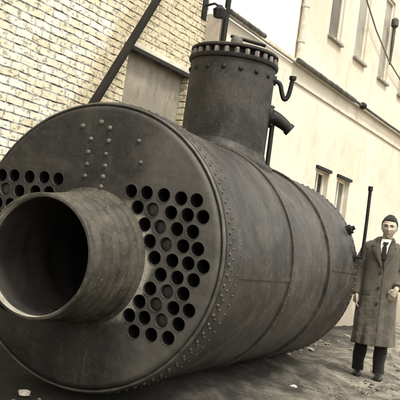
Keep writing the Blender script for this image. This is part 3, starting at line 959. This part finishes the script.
sleeve([(-.10, .012, 1.385), (-.150, .015, 1.345), (-.200, .03, 1.22), (-.222, .04, 1.09), (-.222, -.03, .85)], [.062, .074, .070, .062, .052])
sleeve([(.10, .012, 1.385), (.150, .015, 1.345), (.205, .035, 1.22), (.238, .05, 1.11), (.178, -.135, .965)], [.062, .074, .070, .062, .052])
coat = link_mesh('overcoat', voxel(bm, 'overcoat', .0075, 4), M['coat'], man, True, 180)
cm = coat.data
disp = []
for v in cm.vertices:
    c = v.co; q = Vector((c.x*7+c.z*1.5, c.y*7, c.z*3.2))
    d_ = .010*noise.noise(q)+.006*noise.noise(Vector((c.x*16-c.z*6, c.y*14, c.z*9+3)))+.0025*noise.noise(c*38)
    if c.y < -.06 and abs(c.x) < .16 and c.z > .84: d_ *= .25
    disp.append(v.normal*d_)
for v, d_ in zip(cm.vertices, disp): v.co += d_

def patch(name, mat, fn, nu, nv, th, parent):
    """grid fn(u, v) -> point, given a little thickness"""
    bm = bmesh.new()
    g = [[bm.verts.new(fn(i/nu, j/nv)) for i in range(nu+1)] for j in range(nv+1)]
    for j in range(nv):
        for i in range(nu): bm.faces.new((g[j][i], g[j][i+1], g[j+1][i+1], g[j+1][i]))
    r = bmesh.ops.extrude_face_region(bm, geom=list(bm.faces))
    for e in r['geom']:
        if isinstance(e, bmesh.types.BMVert): e.co.y += th
    return obj(name, bm, mat, parent, True, 50)
VB, VT = 1.19, 1.455
def vwid(z): return .012+.062*max(0, (z-VB)/(VT-VB))
OFF = .010
patch('jacket', M['jacket'], lambda u, v: (lambda z: Vector(((u*2-1)*(vwid(z)+.012), surf_y((u*2-1)*(vwid(z)+.012), z)-OFF+.002, z)))(VB-.01+v*(VT-VB)), 12, 16, .012, man)
def sh(u, v):
    z = VB+.05+v*(1.458-VB-.05); w = vwid(z)*.74 if z < 1.44 else .05
    x = .02*max(0, (z-1.38)/.1)+(u*2-1)*w
    return Vector((x, surf_y(x, min(z, 1.455))-OFF-.002, z))
patch('shirt', M['shirt'], sh, 12, 16, .012, man)
def ti(u, v):
    z = VB+.05+v*(1.425-VB-.05); w = .021+.006*(1-v)+(.006 if v > .86 else 0)-(.008 if .74 < v < .86 else 0)
    x = .016*max(0, (z-1.36)/.1)+(u*2-1)*w
    return Vector((x, surf_y(x, z)-OFF-.010-(.010 if v > .84 else .004*(1-abs(u*2-1))), z))
patch('tie', M['tie'], ti, 6, 20, .008, man)
for sx in (-1, 1):
    def lap(u, v, sx=sx):
        z = VB-.03+v*(1.455-VB+.03)
        inner = vwid(max(VB, z))*1.0-.004
        w = .016+.070*math.sin(min(1, v*1.25)*PI*.5)*(1 if v < .70 else max(.16, 1-.95*((v-.70)/.30)))
        if .66 < v < .72: w -= .022
        x = sx*(inner+u*w)
        rz = min(z, 1.41)
        y = surf_y(x, rz)-.017-.008*math.sin(u*PI)+(.10*max(0, z-1.41))
        return Vector((x+.012*max(0, (z-1.36)/.1), y, z))
    patch('lapel', M['lapel'], lap, 8, 30, .010, coat)
bm = bmesh.new()     # turned-up collar round the neck
rows = []
for (rr, z) in ((.096, 1.415), (.090, 1.440), (.079, 1.474), (.070, 1.474), (.068, 1.43)):
    rows.append([bm.verts.new((.018+rr*1.05*math.cos(a), .010+rr*.95*math.sin(a), z+.016*math.sin(a))) for a in [R(-52)+R(284)*i/28 for i in range(29)]])
for A, B in zip(rows, rows[1:]):
    for i in range(28): bm.faces.new((A[i], A[i+1], B[i+1], B[i]))
obj('collar', bm, M['lapel'], coat, True, 60)
# coat front edge, buttons, pocket flaps
patch('front_edge', M['lapel'], lambda u, v: (lambda z, x: Vector((x, coat_pt(-PI/2+.0, z).y-.006+.003*u, z)))(.352+v*(VB-.03-.352), .02+u*.012), 2, 40, .010, coat)
for z in (1.10, .94, .78):
    bm = bmesh.new(); lathe(bm, [(0, .016), (.006, .016), (.008, .010), (.006, 0)], 14); 
    m4 = Matrix.Translation((-.012, surf_y(0, z)-.006, z)) @ Matrix.Rotation(R(90), 4, 'X')
    bmesh.ops.transform(bm, matrix=m4, verts=bm.verts); obj('button', bm, M['jacket'], coat)
for sx in (-1, 1):
    patch('pocket_flap', M['lapel'], lambda u, v, sx=sx: (lambda x, z: Vector((x, surf_y(x, z)-.012, z)))(sx*(.085+u*.09), .865+v*.05-.012*u), 6, 3, .012, coat)

# trousers and shoes
for (fx, fy, kx, ky) in ((-.115, .135, -.105, .06), (.095, -.02, .09, -.01)):
    bm = bmesh.new()
    pts = []; rad = []
    for i in range(19):
        t = i/18; z = .60-.545*t
        x = kx+(fx-kx)*max(0, (t-.2)/.8); y = ky+(fy-ky)*max(0, (t-.2)/.8)
        pts.append((x+.003*math.sin(t*14), y, z)); rad.append(.082-.022*t+.003*math.sin(t*17+fx*30))
    tube(bm, pts, rad, 18)
    obj('trouser_leg', bm, M['trouser'], man, True, 60)
    bm = bmesh.new()
    rows = []
    for t, w, h in ((0, .022, .035), (.08, .034, .06), (.25, .037, .085), (.45, .036, .075), (.62, .043, .056), (.80, .046, .048), (.93, .036, .040), (1.0, .014, .028)):
        y = fy+.075-.275*t
        rows.append([bm.verts.new((fx+w*math.copysign(abs(math.cos(a))**.8, math.cos(a)), y, max(.0, h/2+h/2*math.copysign(abs(math.sin(a))**.7, math.sin(a))))) for a in [2*PI*k/16 for k in range(16)]])
    for A, B in zip(rows, rows[1:]):
        for k in range(16): bm.faces.new((A[k], A[(k+1) % 16], B[(k+1) % 16], B[k]))
    bm.faces.new(rows[0]); bm.faces.new(rows[-1])
    obj('shoe', bm, M['shoe'], man, True, 50)

# ------------------------------------------------------------------ light, sky, camera
SUN = Vector((.46, -.52, 1.15)).normalized()
elev = math.asin(SUN.z); azim = math.atan2(SUN.x, SUN.y)
w = bpy.data.worlds.new('World'); scene.world = w; w.use_nodes = True
nt = w.node_tree; k = N(nt)
bg = nt.nodes['Background']
sky = nt.nodes.new('ShaderNodeTexSky'); sky.sky_type = 'NISHITA'; sky.sun_disc = False
sky.sun_elevation = elev; sky.sun_rotation = azim
sky.air_density = 1.5; sky.dust_density = 3.0
hs = nt.nodes.new('ShaderNodeHueSaturation'); hs.inputs['Saturation'].default_value = .06
nt.links.new(sky.outputs[0], hs.inputs['Color'])
tn = k.mix(1.0, hs.outputs[0], (1.0, .972, .915), 'MULTIPLY')     # thin warm overcast
nt.links.new(tn, bg.inputs['Color']); bg.inputs['Strength'].default_value = .15
sl = bpy.data.lights.new('sun', 'SUN'); sl.energy = 1.5; sl.angle = R(11); sl.color = (1.0, .965, .885)
so = bpy.data.objects.new('sun', sl); COL.objects.link(so)
so.rotation_euler = (-SUN).to_track_quat('-Z', 'Y').to_euler(); so.location = SUN*30

cd = bpy.data.cameras.new('camera'); cam = bpy.data.objects.new('camera', cd); COL.objects.link(cam)
ir = Vector((.9904931, -.00824879, .13731487)); iu = Vector((-.1375624, -.05939393, .98871075)); F = Vector((0, .99820054, .05996401))
mx = Matrix((ir, iu, -F)).transposed().to_4x4(); mx.translation = Vector((0, 0, 1.09))
cam.matrix_world = mx
cd.sensor_fit = 'HORIZONTAL'; cd.sensor_width = 36; cd.lens = 36*2.006
cd.clip_start = .05; cd.clip_end = 2000
scene.camera = cam
scene.render.resolution_x = scene.render.resolution_y = 1024
vs = scene.view_settings
vs.view_transform = 'Standard'; vs.look = 'None'; vs.gamma = 1; vs.use_curve_mapping = False; vs.exposure = 1.05
